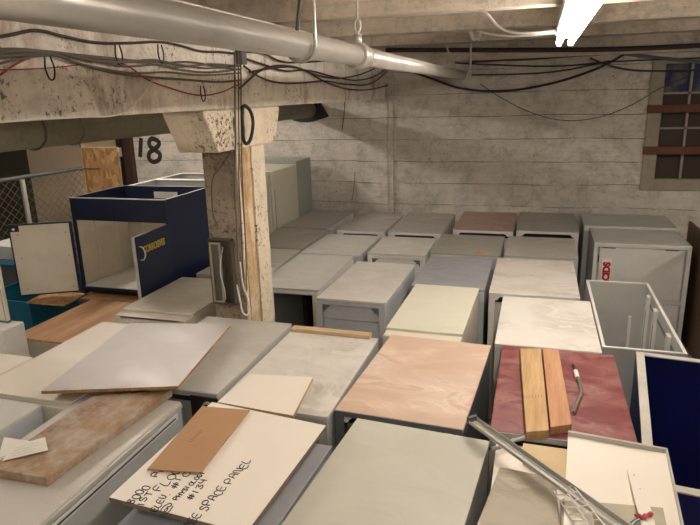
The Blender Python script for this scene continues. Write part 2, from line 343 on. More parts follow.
# ------------------------------------------------------------------ upright cabinet with red word, and the one behind
t = empty('storage_cabinet', (.865, 5.58, 0)); tag(t, 'upright pale cabinet with red ACIDS lettering on its door', 'cabinet')
H = C-1.245
MB().box(-.365, .365, -.28, .3, 0, H).build('body', MT['ggrey'], t, .003)
fr = MB(); fr.box(-.365, .365, -.30, -.28, H-.03, H); fr.box(-.365, -.335, -.30, -.28, 0, H-.03); fr.box(.335, .365, -.30, -.28, 0, H-.03); fr.box(-.335, .335, -.30, -.28, H-.50, H-.47); fr.build('frame', MT['white'], t, .002)
dr = MB().box(-.318, .318, -.302, -.282, H-.465, H-.036).build('door', MT['white'], t, .003)
MB().box(-.3, -.2, -.304, -.302, H-.040, H-.034).build('hinge', MT['black'], dr); MB().box(.17, .27, -.304, -.302, H-.040, H-.034).build('hinge', MT['black'], dr)
MB().box(-.33, -.322, -.304, -.299, H-.16, H-.10).build('latch', MT['brown'], dr)
MB().box(-.295, -.222, -.3035, -.302, H-.40, H-.13).build('sign', T['panelwhite'], dr)
MT['redtext'] = plain('red print', srgb(176, 24, 34), .5)
text('lettering', 'ACIDS', .074, MT['redtext'], dr, frame_m((-.232, -.304, H-.37), (0, 0, 1), (-1, 0, 0)), .005)
dw = MB().box(-.318, .318, -.302, -.282, .04, H-.505).build('drawer', MT['white'], t, .003)
MB().box(-.1, .1, -.304, -.302, H-.52, H-.512).build('pull_slot', MT['black'], dw)
t = empty('storage_cabinet', (.865, 6.28, 0)); tag(t, 'shallow cabinet top between the ACIDS cabinet and the back wall', 'cabinet')
H = C-1.25
MB().box(-.40, .40, -.26, .33, 0, H).build('body', MT['ggrey'], t, .003)
fr = MB().box(-.40, .40, -.285, -.26, H-.05, H).build('front_rail', MT['white'], t, .002)
MB().box(-.22, -.1, -.287, -.285, H-.035, H-.025).build('hinge', MT['black'], fr); MB().box(.12, .24, -.287, -.285, H-.035, H-.025).build('hinge', MT['black'], fr)
MB().box(-.35, .35, -.28, -.262, 0, H-.05).build('front_panel', MT['white'], t)
# ------------------------------------------------------------------ open-topped cabinets
def open_box(label, x0, x1, y0, y1, h, outer, inner, rim, depth, rw=.016, name='open_cabinet', posts=True, bottom=0.0, rot=0):
    t = empty(name, ((x0+x1)/2, (y0+y1)/2, bottom), math.radians(rot)); tag(t, label, 'cabinet')
    a, b, H = (x1-x0)/2, (y1-y0)/2, C-h-bottom; k = .012
    s = MB(); s.box(-a, -a+k, -b, b, 0, H-.006); s.box(a-k, a, -b, b, 0, H-.006); s.box(-a+k, a-k, -b, -b+k, 0, H-.006); s.box(-a+k, a-k, b-k, b, 0, H-.006); s.build('carcass', MT[outer], t)
    q = MB(); q.box(-a+k, -a+k+.003, -b+k, b-k, H-depth, H-.007); q.box(a-k-.003, a-k, -b+k, b-k, H-depth, H-.007); q.box(-a+k+.003, a-k-.003, b-k-.003, b-k, H-depth, H-.007); q.box(-a+k+.003, a-k-.003, -b+k, -b+k+.003, H-depth, H-.007); q.build('lining', MT[inner], t)
    MB().box(-a+k, a-k, -b+k, b-k, H-depth-.01, H-depth).build('bottom', MT[inner], t)
    r = MB(); r.box(-a, -a+rw, -b, b, H-.006, H); r.box(a-rw, a, -b, b, H-.006, H); r.box(-a+rw, a-rw, -b, -b+rw, H-.006, H); r.box(-a+rw, a-rw, b-rw, b, H-.006, H); r.build('rim', MT[rim], t, .001)
    return t, a, b, H
t, a, b, H = open_box('grey cabinet with no top, in front of the ACIDS cabinet', .364, .748, 3.05, 4.21, 1.25, 'ggrey', 'ggrey', 'white', .62)
for y in (-.30, .10, .36):
    o = MB().box(a-.034, a-.016, y, y+.06, H-.6, H-.03).build('shelf_rail', MT['white'], t)
    MB().box(a-.0355, a-.034, y+.012, y+.02, H-.55, H-.12).build('slots', MT['dgrey'], o)
MB().box(a-.018, a-.0155, -b+.12, b-.2, H-.09, H-.07).build('seam', MT['dgrey'], t)
MB().box(a-.15, a-.135, b-.35, b-.33, H-.6, H-.12).build('post', MT['white'], t)
t, a, b, H = open_box('bright royal blue cabinet with no top at the right edge', .452, 1.178, 1.86, 2.99, 1.25, 'royal', 'royal', 'silver', .7, .036, rot=-6.3)
MB().box(-a+.015, a-.015, -.34, -.325, H-.30, H-.285).build('ledge', MT['bgrey'], t)
# ------------------------------------------------------------------ navy cabinet with open doors
zb, zt = C-1.44, C-.68
x0, x1, y0, y1 = -3.32, -2.495, 3.68, 4.31
t = empty('sink_cabinet', ((x0+x1)/2, (y0+y1)/2, zb)); tag(t, 'navy sink cabinet with both doors open showing a cream interior', 'cabinet')
a, b, H = (x1-x0)/2, (y1-y0)/2, zt-zb
s = MB(); s.box(-a, -a+.02, -b, b, 0, H); s.box(a-.02, a, -b, b, 0, H); s.box(-a+.02, a-.02, b-.02, b, .05, H); s.build('carcass', MT['navy'], t, .002)
MB().box(-a+.02, a-.02, -b, -b+.02, H-.17, H-.004).build('apron', MT['navy'], t, .002)
r = MB(); r.box(-a, a, -b-.002, -b+.008, H-.004, H+.002); r.box(a-.012, a, -b, b, H, H+.002); r.build('top_edge', MT['white'], t)
q = MB(); q.box(-a+.02, -a+.024, -b+.02, b-.02, .07, H-.17); q.box(a-.024, a-.02, -b+.02, b-.02, .07, H-.17); q.box(-a+.024, a-.024, b-.024, b-.02, .07, H-.17); q.build('lining', MT['cream'], t)
for yy in (-.12, .12):
    MB().box(-a+.024, -a+.03, yy, yy+.02, .10, H-.19).build('shelf_standard', MT['white'], t)
MB().box(-.25, -.235, b-.032, b-.024, .10, H-.19).build('shelf_standard', MT['white'], t)
MB().box(-a+.02, a-.02, -b+.01, b-.02, .055, .07).build('bottom_shelf', MT['white'], t)
MB().box(-a+.02, a-.02, -b, -b+.012, .04, .066).build('sill', MT['navy'], t)
MB().box(-a+.03, a-.03, -b+.06, -b+.07, 0, .04).build('toe_kick', MT['black'], t)
MB().box(-.10, .12, b-.024, b-.0205, H-.10, H-.045).build('label_plate', MT['white'], t); 
def door(hx, hy, ang, w, z0, z1, left):
    g = empty('door', (0, 0, 0)); g.parent = t; g.location = (hx, hy, 0); g.rotation_euler = (0, 0, ang); return g
import math as _m
dz0, dz1 = .03, H-.175
# left door: from hinge to (-3.71,3.47)
hx, hy = -a, -b-.012; ex, ey = (-3.71-(x0+x1)/2), (3.46-(y0+y1)/2); L = math.hypot(ex-hx, ey-hy); ang = math.atan2(ey-hy, ex-hx)
g = MB().box(0, L, -.010, .010, dz0, dz1).build('door', MT['navy'], t, .002); g.location = (hx, hy, 0); g.rotation_euler = (0, 0, ang)
MB().box(.02, L-.012, .010, .014, dz0+.012, dz1-.012).build('inner_face', MT['cream'], g, .001)
MB().box(L-.075, L-.004, .012, .0165, dz1-.055, dz1-.006).build('latch_plate', MT['black'], g)
MB().tube((L-.038, .016, dz1-.036), (L-.038, .022, dz1-.036), .010).build('catch', MT['white'], g)
sc_ = MB()
for u in (.05, L-.06):
    for z in (dz0+.05, (dz0+dz1)/2+.02, dz1-.08): MB().tube((u, .013, z), (u, .0155, z), .005, 8).build('screw', MT['dgrey'], g)
# right door
hx, hy = a, -b-.012; ex, ey = (-2.475-(x0+x1)/2), (3.20-(y0+y1)/2); ang = math.atan2(ey-hy, ex-hx)
g = MB().box(0, .42, -.010, .010, dz0, dz1).build('door', MT['navy'], t, .002); g.location = (hx, hy, 0); g.rotation_euler = (0, 0, ang)
MB().box(.012, .408, -.0135, -.010, dz0+.012, dz1-.012).build('inner_face', MT['cream'], g, .001)
MB().box(.4185, .4215, -.012, .012, dz0, dz1).build('door_edge', MT['grey'], g)
curve('handle', [(.375, .010, dz1-.07), (.375, .035, dz1-.075), (.375, .035, dz1-.155), (.375, .010, dz1-.16)], .0045, MT['white'], g)
MT['yellowtext'] = plain('yellow print', srgb(196, 172, 60), .5)
text('lettering', 'CORROSIVES', .066, MT['yellowtext'], g, frame_m((.335, .0112, dz1-.125), (-1, 0, 0), (0, 0, 1)) @ Matrix.Diagonal((.72, 1, 1, 1)), .0015, .95)

# ------------------------------------------------------------------ white open cabinets behind the navy one
for (ya, yb, lab) in ((4.34, 4.83, 'white open-topped cabinet right behind the navy one'), (4.84, 5.28, 'white open-topped cabinet behind another, nearest the spray-painted wall')):
    open_box(lab, -3.36, -2.5, ya, yb, .70, 'grey', 'ggrey', 'white', .5, .03)
# tall lockers
MT['locker'] = metal_paint('stone enamel', srgb(192, 188, 170), .25); MT['locker2'] = metal_paint('dull grey green enamel', srgb(146, 150, 140), .25)
t = empty('tall_locker', (-2.80, 5.66, 0)); tag(t, 'tall grey locker beside the column, nearer of the two', 'locker')
H = C-.69
MB().box(-.38, .38, -.33, .33, 0, H).build('body', MT['locker'], t, .004)
MB().box(-.36, .36, -.345, -.33, .05, H-.02).build('door', MT['locker'], t, .003)
MB().box(-.38, .38, -.34, -.30, H-.003, H+.004).build('top_trim', MT['white'], t, .001)
MB().box(.38, .3815, -.27, -.262, 0, H-.18).build('seam', MT['black'], t)
t = empty('tall_locker', (-2.80, 6.22, 0)); tag(t, 'darker tall blue-grey locker against the back wall', 'locker')
MB().box(-.38, .375, -.215, .21, 0, H+.03).build('body', MT['locker2'], t, .004)
MB().box(-.36, .36, -.222, -.215, .05, H).build('door', MT['locker2'], t, .003)
# teal cabinet and strand board lid, bits at far left
t, a, b, H = open_box('teal cabinet left of the wood-topped one', -4.15, -3.62, 3.44, 4.2, 1.45, 'teal', 'teal', 'teal', .5, .02)
def sheet(name, label, cat, pts, th, mat, edge=None, group=None, bevel=.001):
    """a sheet of thickness th whose upper face has the four given corners"""
    c = sum((Vector(q) for q in pts), Vector())/len(pts); n = (Vector(pts[1])-Vector(pts[0])).cross(Vector(pts[2])-Vector(pts[0])).normalized()
    if n.z < 0: n = -n
    loc = [Vector(q)-c for q in pts]
    if edge:
        r = empty(name, c); tag(r, label, cat, group)
        MB().prism([q-n*(th-.0015) for q in loc], -n*0+n*(th-.0017)).build('core', edge, r)
        MB().prism([q-n*.0015 for q in loc], n*.0015).build('face', mat, r)
        return r
    o = MB().prism([q-n*th for q in loc], n*th).build(name, mat, None, bevel); o.location = c; tag(o, label, cat, group); return o
sheet('strand_board', 'strand board scrap lying under the open left navy door', 'board', [pz(26, 302, 1.437), pz(64, 305, 1.437), pz(88, 293, 1.437), pz(48, 291, 1.437)], .012, T['osb'])
t = empty('strand_board', (-4.47, 5.5, 0)); tag(t, 'upright strand board panel standing behind the navy cabinet', 'board')
MB().box(-.235, .235, -.008, .008, 0, C-.47).build('panel', T['osb'], t, .001)
MB().box(-.24, -.227, -.011, .0, 0, C-.47).build('edge_strip', T['pine'], t)
MB().box(-.235, .235, -.011, 0, C-.475, C-.465).build('edge_strip', T['pine'], t)
MB().box(-.235, -.02, -.013, -.008, C-.70, C-.69).build('dark_line', MT['black'], t)  # thin dark line across part of the board
t = empty('cabinet_door', (-3.12, 2.64, C-1.25)); tag(t, 'loose beige cabinet door standing at the left edge', 'door')
MB().box(-.3, .172, -.01, .01, .012, .78).build('panel', MT['cream'], t, .004); MB().box(-.3, .172, -.012, .012, 0, .012).build('bottom_edge', MT['dgrey'], t)
MB().box(.155, .158, -.0115, -.01, .02, .76).build('seam', MT['dgrey'], t)
t = empty('crate', (-4.45, 4.3, 0)); tag(t, 'dark storage box with a blue-edged lid at the far left', 'box')
MB().box(-.35, .2, -.3, .3, 0, .80).build('body', MT['dgrey'], t, .005); MB().box(-.36, .21, -.31, .31, .80, .825).build('lid', MT['teal'], t, .003)
o = MB().box(-.30, .12, -.2, .2, 0, .12).build('carton', MT['white'], None, .003); o.location = (-4.45, 4.34, .826); tag(o, 'small white carton on the dark storage box at far left', 'box')
t = empty('white_bin', (-3.05, 2.5, 0)); tag(t, 'small white box end seen below the loose beige door', 'box')
MB().box(-.18, .17, .02, .18, 0, C-1.251).build('body', MT['white'], t, .01)

# ------------------------------------------------------------------ loose sheets and boards
sheet('laminate_sheet', 'large greyish pink laminate sheet lying across the left cabinets', 'board', [pz(41, 391, 1.2), pz(178, 386, 1.165), pz(231, 324, 1.195), pz(130, 323, 1.21)], .016, T['pinksheet'], T['chip'])
W = [pz(46, 478, 1.212), pz(-12, 468, 1.212), pz(92, 396, 1.212), pz(172, 389, 1.212)]
sheet('plank', 'weathered thick plank on the silver cabinet, partly under the pinkish sheet', 'board', W, .034, T['plank'], bevel=.003)
r = sheet('melamine_board', 'white panel with black handwriting under the cardboard', 'board', [pz(109, 497, 1.19), pz(246, 533, 1.19), pz(326, 425.5, 1.19), pz(212, 402, 1.19)], .018, T['panelwhite'], MT['brownedge'])
PANEL = r
sheet('cardboard', 'brown cardboard sheet lying on the handwritten white panel', 'cardboard', [pz(147, 469, 1.178), pz(201, 472, 1.178), pz(250, 410, 1.178), pz(202, 406, 1.178)], .005, T['card'])
sheet('melamine_offcut', 'small blank white panel beside the marbled top, behind the handwritten one', 'board', [pz(218, 402, 1.215), pz(293, 415.5, 1.215), pz(313, 377, 1.215), pz(250, 374, 1.215)], .02, T['panelwhite'], T['pine'])
o = MB().box(-.225, .225, -.024, .024, 0, .022).build('wood_lath', T['lath'], None, .002); o.location = (-1.02, 2.90, C-1.25); tag(o, 'narrow pale wood lath along back edge of the chalky marbled cabinet', 'board')
o.rotation_euler = (0, 0, -.02)
sheet('wood_scrap', 'small orange scrap on the olive-grey cabinet', 'wood scrap', [pz(474, 253, 1.245), pz(486, 254, 1.245), pz(487, 251.5, 1.245), pz(477, 251, 1.245)], .008, T['cedar'])
# two short boards on the maroon top
for nm, mt, q, lab in (('lumber', T['pine'], [(526, 432), (549, 430), (541, 348), (520, 348.5)], 'yellow pine board with a stamp, left of the two on the maroon top'),
                       ('lumber', T['cedar'], [(550.5, 427), (572, 424), (558.5, 349.5), (542.5, 348)], 'orange-brown board, right of the two on the maroon top')):
    o = sheet(nm, lab, 'board', [pz(x, y, 1.212) for x, y in q], .036, mt, bevel=.002)
    if mt is T['pine']: pine = o
# hose
MT['hose'] = plain('braided grey hose', srgb(116, 108, 100), .5)
Hs = [pz(573.5, 413, 1.242), pz(577, 403, 1.237), pz(581, 393, 1.237), pz(580, 384, 1.235), pz(577.5, 377, 1.232)]
t = empty('hose', Hs[2]); tag(t, 'grey flexible hose with a metal fitting on the maroon top', 'hose')
curve('tube', [q-Hs[2] for q in Hs], .008, MT['hose'], t)
a_, b_ = pz(577.5, 378, 1.232)-Hs[2], pz(575.5, 371, 1.230)-Hs[2]
MB().tube(a_, b_, .010, 8).build('ferrule', MT['lampwhite'], t)
MB().tube(b_, pz(573, 365, 1.228)-Hs[2], .0065, 6).build('fitting', MT['brown'], t)
Hs = [pz(530, 433, 1.24), pz(523, 438, 1.238), pz(512, 441, 1.232), pz(503, 446, 1.228), pz(491, 449, 1.225)]
t = empty('conduit_stub', Hs[2]); tag(t, 'short grey tube poking out below the yellow pine board', 'tube')
curve('tube', [q-Hs[2] for q in Hs], .0075, MT['steel'], t)
MB().tube(Hs[-1]-Hs[2]+Vector((-.002, 0, 0)), Hs[-1]-Hs[2]+Vector((-.006, 0, .0002)), .0062, 10).build('bore', MT['black'], t)
# scrap on the white cabinet at lower right
sheet('fibreboard', 'tan fibreboard piece between the maroon top and metal channel', 'board', [pz(523, 462, 1.238), pz(568, 492, 1.238), pz(567, 449, 1.238), pz(523, 443, 1.238)], .01, T['tanboard'])
sheet('grey_board', 'dirty grey board at bottom, left of the wire rack', 'board', [pz(474, 532, 1.226), pz(560, 532, 1.226), pz(556, 478, 1.226), pz(500, 467, 1.226)], .012, T['oldtile'])
sheet('grey_board', 'second dirty grey board under the wire rack', 'board', [pz(562, 536, 1.218), pz(630, 536, 1.218), pz(600, 486, 1.218), pz(560, 500, 1.218)], .008, T['oldtile'])
Q = [pz(563, 532, 1.205), pz(684, 532, 1.205), pz(667, 452, 1.205), pz(568, 434, 1.205)]
c = sum(Q, Vector())/4; t = empty('metal_tray', c); tag(t, 'white metal tray panel with upturned lip at lower right', 'panel')
MB().prism([q-c-Vector((0, 0, .006)) for q in Q], (0, 0, .006)).build('sheet', T['panelwhite'], t, .001)
def lip(p, q, hh, w, nm='lip', mt=None):
    p, q = p-c, q-c; d = (q-p).normalized(); n = d.cross(Vector((0, 0, 1)))*w
    MB().prism([p, q, q+n, p+n], (0, 0, hh)).build(nm, mt or MT['alu'], t, .001)
lip(Q[3], Q[2], .016, .012); lip(Q[2], Q[1], .016, .006)
u0, u1 = pz(592, 503, 1.204), pz(664, 508, 1.204)
MB().prism([q-c for q in (pz(590, 502, 1.2045), pz(663, 508, 1.2045), pz(668, 532, 1.2045), pz(596, 532, 1.2045))], (0, 0, .001)).build('grey_patch', T['oldtile'], t)
# metal channel
A, B = pz(471, 421, 1.19), pz(628, 534, 1.17); d = (B-A); L = d.length
t = empty('metal_channel', A); t.rotation_euler = d.to_track_quat('X', 'Z').to_euler(); tag(t, 'long aluminium channel lying diagonally across the scrap', 'metal strip')
s = MB(); s.box(0, L, -.019, .019, 0, .0025); s.box(0, L, .0165, .019, .0025, .018); s.box(0, L, -.019, -.0165, .0025, .012); s.build('web', MT['alu'], t, .0005)
MB().box(0, L, .005, .0065, .0025, .006).build('rib', MT['white'], t); MB().box(.0, .012, -.02, .02, 0, .022).build('end_clip', MT['dgrey'], t)
# white strip with two holes, wedge of shade under it
Q = [pz(627, 470, 1.18), pz(641, 473, 1.18), pz(658, 534, 1.15), pz(644, 534, 1.15)]
c = sum(Q, Vector())/4; t = empty('metal_strip', c); tag(t, 'narrow white strip with screw holes leaning over the tray panel', 'metal strip')
MB().prism([q-c-Vector((0, 0, .003)) for q in Q], (0, 0, .003)).build('strip', T['panelwhite'], t)
for q in (pz(634, 475, 1.1775), pz(640, 489, 1.171)): MB().tube(q-c, q-c+Vector((0, 0, .001)), .0018, 8).build('hole', MT['dgrey'], t)
o = MB()
for i in range(9): o.tube(pz(635+i*1.8, 518-abs(i-4)*.7, 1.15+.004*(i % 2)), pz(636.8+i*1.8, 517-abs(i-3)*.7, 1.15-.004*(i % 2)), .004+.0015*(i % 3), 7)
MT['coral'] = plain('coral plastic', srgb(190, 74, 70), .5)
o = o.build('plastic_scrap', MT['coral'], None); tag(o, 'coral red plastic scrap at the bottom edge', 'scrap')
MT['blue'] = plain('blue wire', srgb(70, 92, 130), .5)
for k in range(3):
    o = curve('wire_coil', [pz(630+k*2, 523+k, 1.16), pz(636+k, 519+k, 1.155), pz(643+k, 518+k, 1.155), pz(647+k, 524+k, 1.16), pz(644, 530, 1.165)], .0016, [MT['blue'], MT['cablewhite'], MT['blue']][k])
    tag(o, 'thin coiled wire by the coral scrap at the bottom edge', 'wire', 'coiled wires by the coral scrap')
# wire rack
R1 = [pz(573, 485, 1.165), pz(612, 535, 1.15)]; R2 = [pz(565, 489, 1.17), pz(596, 535, 1.155)]; R3 = [pz(541, 472, 1.205), pz(582, 535, 1.195)]
c = R2[0]; t = empty('wire_rack', c); tag(t, 'white wire rack lying across the dirty boards', 'rack')
lp = lambda r, u: r[0].lerp(r[1], u)-c
for r in (R1, R2, R3): curve('rail', [lp(r, 0), lp(r, 1)], .0024, MT['lampwhite'], t, smooth=False)
for i in range(8):
    u = i/7; curve('rung', [lp(R1, u), lp(R2, u), lp(R3, .3+u*.7)], .0019, MT['lampwhite'], t, smooth=False)
curve('rung', [lp(R2, 0), lp(R3, 0)], .0019, MT['lampwhite'], t, smooth=False)
# paper tag on the plank
o = sheet('paper_note', 'creased paper note with print on the weathered plank', 'paper', [pz(2, 461, 1.207), pz(48, 450, 1.200), pz(45, 437, 1.204), pz(12, 446, 1.203)], .0008, T['paper'], bevel=0); PAPER = o
o = sheet('paper_note', 'second smaller paper note tucked under the creased one at far left', 'paper', [pz(-2, 458, 1.2095), pz(14, 452, 1.2095), pz(30, 441, 1.2095), pz(4, 437, 1.2095)], .0008, T['paper'], bevel=0)

# ------------------------------------------------------------------ handwriting: pen strokes for the letters in the photo
G = {'0': [[(0, .5), (.15, .95), (.5, .95), (.6, .5), (.45, .05), (.12, .1), (0, .5)]], '1': [[(.3, 0), (.34, 1)]],
 '3': [[(.05, .9), (.5, .9), (.25, .55), (.55, .35), (.3, 0), (.02, .12)]], '4': [[(.05, 1), (.05, .5), (.55, .5)], [(.45, 1), (.5, 0)]],
 '8': [[(.45, .9), (.1, .85), (.15, .6), (.5, .35), (.35, .02), (.05, .15), (.2, .5), (.5, .8), (.4, .95)]],
 '#': [[(.2, 0), (.3, 1)], [(.45, 0), (.55, 1)], [(.05, .35), (.7, .38)], [(.08, .65), (.73, .68)]],
 '@': [[(.55, .4), (.35, .6), (.25, .4), (.4, .3), (.6, .6), (.65, .35), (.85, .5), (.7, .95), (.25, .95), (0, .5), (.2, .02), (.7, .02)]],
 '.': [[(.15, 0), (.18, .04)]], 'A': [[(0, 0), (.3, 1), (.55, 0)], [(.1, .4), (.48, .42)]], 'C': [[(.55, .85), (.3, 1), (0, .5), (.25, 0), (.55, .12)]],
 'E': [[(.5, 1), (.05, .97), (.02, 0), (.5, .03)], [(.05, .5), (.42, .52)]], 'F': [[(.55, 1), (.05, .97), (.02, 0)], [(.05, .52), (.42, .55)]],
 'G': [[(.55, .85), (.3, 1), (0, .5), (.25, 0), (.55, .2), (.55, .45), (.3, .45)]], 'H': [[(0, 0), (.03, 1)], [(.5, 0), (.53, 1)], [(.02, .5), (.5, .52)]],
 'I': [[(.1, 0), (.12, 1)]], 'L': [[(.05, 1), (0, 0), (.5, .05)]], 'N': [[(0, 0), (.05, 1), (.5, 0), (.55, 1)]], 'O': [[(.3, 1), (0, .6), (.15, .02), (.5, .1), (.6, .7), (.3, 1)]],
 'P': [[(.02, 0), (.05, 1), (.5, .9), (.5, .55), (.05, .45)]], 'R': [[(.02, 0), (.05, 1), (.5, .9), (.48, .58), (.05, .48), (.55, 0)]],
 'S': [[(.5, .88), (.2, 1), (.05, .75), (.5, .35), (.35, .02), (0, .1)]], 'T': [[(0, 1), (.6, .97)], [(.3, .97), (.28, 0)]], 'V': [[(0, 1), (.28, 0), (.6, 1)]],
 'Y': [[(0, 1), (.28, .5), (.6, 1)], [(.28, .5), (.25, 0)]], 'U': [[(0, 1), (.05, .1), (.45, .1), (.5, 1)]], ' ': []}
def scribble(txt, p0, p1, upv, size, par, name='handwriting', r=.0016, wid=.8, mat=None):
    """pen strokes from p0 towards p1 on a surface, letter height along upv"""
    d = (p1-p0); n = len(txt); step = d/n; d1 = d.normalized(); st = []
    for i, chh in enumerate(txt):
        o_ = p0+step*i+upv*random.uniform(-.006, .006)*(1 if size > .02 else .2)
        for sp in G[chh]: st.append([o_+d1*(x*step.length*wid/.6)+upv*(y*size) for x, y in sp])
    if st:
        org = par.location
        o = curve(name, [[q-org for q in s_] for s_ in st], r, mat or T['ink'], par)
        return o
hh = 1.1895
def line(txt, a, b, s, up):                # baseline from pixel a to pixel b, letter tops towards pixel up
    p0, p1 = pz(*a, hh), pz(*b, hh); u = (pz(*up, hh)-p0); u = (u-(u.dot((p1-p0).normalized()))*(p1-p0).normalized()).normalized()
    scribble(txt, p0, p1, u, s, PANEL)
line('8000', (132, 504), (151, 486), .027, (124, 500))
line('PO', (157, 477), (168, 467), .026, (150, 472))
line('1ST', (141, 507), (153, 491), .022, (136, 503))
line('FLOOR', (160, 491), (188, 464), .030, (154, 484))
line('ELEV.', (155, 511), (173, 492), .022, (150, 507))
line('#10', (175, 489), (191, 471), .022, (170, 484))
line('@', (166, 516), (175, 506), .026, (160, 510))
line('PHYSIOLOGY', (177, 500), (206, 472), .017, (173, 497))
line('#134', (190, 500), (209, 479), .022, (186, 496))
line('FREE', (186, 533), (203, 513), .026, (180, 528))
line('SPACE', (206, 511), (228, 486), .028, (201, 504))
line('PANEL', (231, 484), (254, 459), .027, (224, 479))
# faint print on the cardboard, the pine board and the paper
MT['faint'] = plain('faint brown print', srgb(112, 78, 50), .8)
cb = [o for o in bpy.data.objects if o.name == 'cardboard'][0]
p0, p1 = pz(191, 442, 1.1778), pz(204, 430, 1.1778); u = (pz(187, 440, 1.1778)-p0).normalized()
scribble('IIIIIIII', p0, p1, u, .011, cb, 'print', .0009, .5, MT['faint'])
p0, p1 = pz(523.5, 398, 1.2118), pz(544, 397, 1.2118)
scribble('IIIIIII', p0, p1, Vector((0, 1, 0)), .02, pine, 'stamp', .0008, .5, MT['faint'])
MT['pencil'] = plain('grey print', srgb(120, 116, 108), .8)
for k in range(4):
    p0, p1 = pz(10+k*2, 457-k*3.0, 1.2035-.0004*k), pz(34+k*2, 451-k*3.0, 1.2005-.0002*k)
    scribble('IIIIIIIII', p0, p1, Vector((.2, 1, 0)).normalized(), .005, PAPER, 'print', .0005, .5, MT['pencil'])

# ------------------------------------------------------------------ the building
YW = 6.65
CE = C+.78
def sbox(name, mat, x0, x1, y0, y1, z0, z1, label=None, bevel=0):
    o = MB().box(x0, x1, y0, y1, z0, z1).build(name, MT[mat], None, bevel); return struct(o, label)
sbox('floor', 'floor', -9, 5.2, -4, 9, -.1, 0)
sbox('ceiling', 'joist', -9, 5.2, -4, 9, CE, CE+.1)
# back wall with a window hole
wx0, wx1, wz0, wz1 = 1.03, 2.15, C-1.0, C+.24
mb = MB(); mb.box(-5.0, wx0, YW, YW+.25, 0, CE); mb.box(wx1, 5.2, YW, YW+.25, 0, CE); mb.box(wx0, wx1, YW, YW+.25, 0, wz0); mb.box(wx0, wx1, YW, YW+.25, wz1, CE)
# broken pocket where the low pipe enters is a flat dark patch, its shade put into the colour
struct(mb.build('wall_back', MT['wall']))
sbox('wall_right', 'wall', 5.0, 5.2, -4, YW, 0, CE)
sbox('wall_left', 'wall', -9, -8.8, -4, YW, 0, CE)
sbox('wall_front', 'wall', -9, 5.2, -4.2, -4, 0, CE)
o = sbox('wall_partition', 'drywall', -6.63, -5.07, YW+.05, YW+.2, 0, CE, 'beige painted wallboard beyond the fence')
sbox('trim_3', 'dkdoor', -5.74, -5.73, YW+.04, YW+.05, 0, CE, 'wallboard joint')
sbox('door_1', 'dkdoor', -7.5, -6.63, YW+.05, YW+.12, 0, CE-.3, 'dark olive door beyond the fence')
sbox('wall_far', 'floor', -8.8, -7.5, YW+.05, YW+.2, 0, CE)
j = MB().box(-5.07, -4.99, YW-.1, YW+.2, 0, C-.1).build('trim_1', MT['black']); struct(j, 'dark steel jamb at the wall opening')
j = MB().box(-4.99, -4.88, YW-.08, YW, 0, C-.1).build('trim_2', MT['brown']); struct(j, 'brown wooden jamb beside the steel one')
o = MB().box(-.035, .035, -.004, 0, -.05, .06).build('small_sign', MT['bgrey'], None); o.location = (-5.03, YW-.101, C-.62); tag(o, 'small pale sign on the dark jamb by the fence', 'sign')
# pilaster strips on the back wall
sbox('trim_4', 'wall', -1.93, -1.58, YW-.05, YW, 0, CE, 'shallow white pilaster the beam lands on')
sbox('trim_5', 'wall', -1.579, -1.52, YW-.03, YW, 0, CE, 'narrow strip beside the pilaster')
sbox('trim_8', 'dark', -1.936, -1.930, YW-.02, YW, 0, CE, 'dark crack at the left edge of the pilaster')
# spray painted number on the wall
MT['spray'], nt, p = newmat('black spray paint')
tc = coords(nt); out(nt, p, srgb(48, 42, 38), .9)
def wallpt(x, y): return py(x, y, YW-.003)
st = [[wallpt(141, 138), wallpt(140.5, 148), wallpt(140, 157)], [wallpt(157, 140), wallpt(151, 139), wallpt(149.5, 145), wallpt(155, 150), wallpt(160, 155), wallpt(157, 161), wallpt(150, 160), wallpt(149, 154), wallpt(156, 148), wallpt(159, 143), wallpt(156, 139.5)]]
o = curve('painted_number', st, .029, MT['spray']); o.scale = (1, .04, 1); o.location = (0, (YW-.002)*(1-.04), 0); tag(o, 'black spray-painted 18 on the back wall', 'graffiti')

# beam, column, bracket
BX0, BX1 = -1.84, -1.6
b = MB().box(BX0, BX1, -3.9, YW, C-.055, C+.44).build('beam', MT['beam'], None, .006); struct(b, 'thick old white painted beam running to the back wall')
t = empty('column', (-1.71, 3.25, 0)); struct(t, 'flaking white column under the beam')
MB().box(-.11, .10, -.17, .17, 0, C-.27).build('shaft', MT['colfront'], t, .01)
MB().box(.10, .112, -.17, -.145, 0, C-.27).build('flaking_strip', MT['colflake'], t, .003)
rnd = random.Random(3)
def plank(y0, y1, x1, mt, nm):
    m_ = MB(); n = 26; L_ = []
    for i in range(n+1):
        z = (C-.275)*i/n; L_.append((y0+rnd.uniform(-.006, .006), y1+rnd.uniform(-.006, .006), z))
    vs = [[m_.bm.verts.new((x, y, z)) for x, y in ((.098, a_), (x1+rnd.uniform(-.002, .002), a_), (x1+rnd.uniform(-.002, .002), b_), (.098, b_))] for a_, b_, z in L_]
    for i in range(n):
        for k in range(4): m_.bm.faces.new((vs[i][k], vs[i][(k+1) % 4], vs[i+1][(k+1) % 4], vs[i+1][k]))
    m_.bm.faces.new(vs[0]); m_.bm.faces.new(vs[-1][::-1]); m_.build(nm, mt, t)
plank(-.14, -.02, .115, MT['colwood'], 'split_timber')
plank(-.005, .17, .122, MT['colflake'], 'flaking_face')
k = MB(); z0, z1 = C-.275, C-.056
prof = [(-.49, z1-0), (-.49, z1-.02), (-.37, z0), (.30, z0), (.37, z0+.02), (.44, z1-.06), (.46, z1)]
k.prism([(-.125, y, z) for y, z in prof], (.24, 0, 0)); k.build('bracket', MT['colflake'], t, .008)
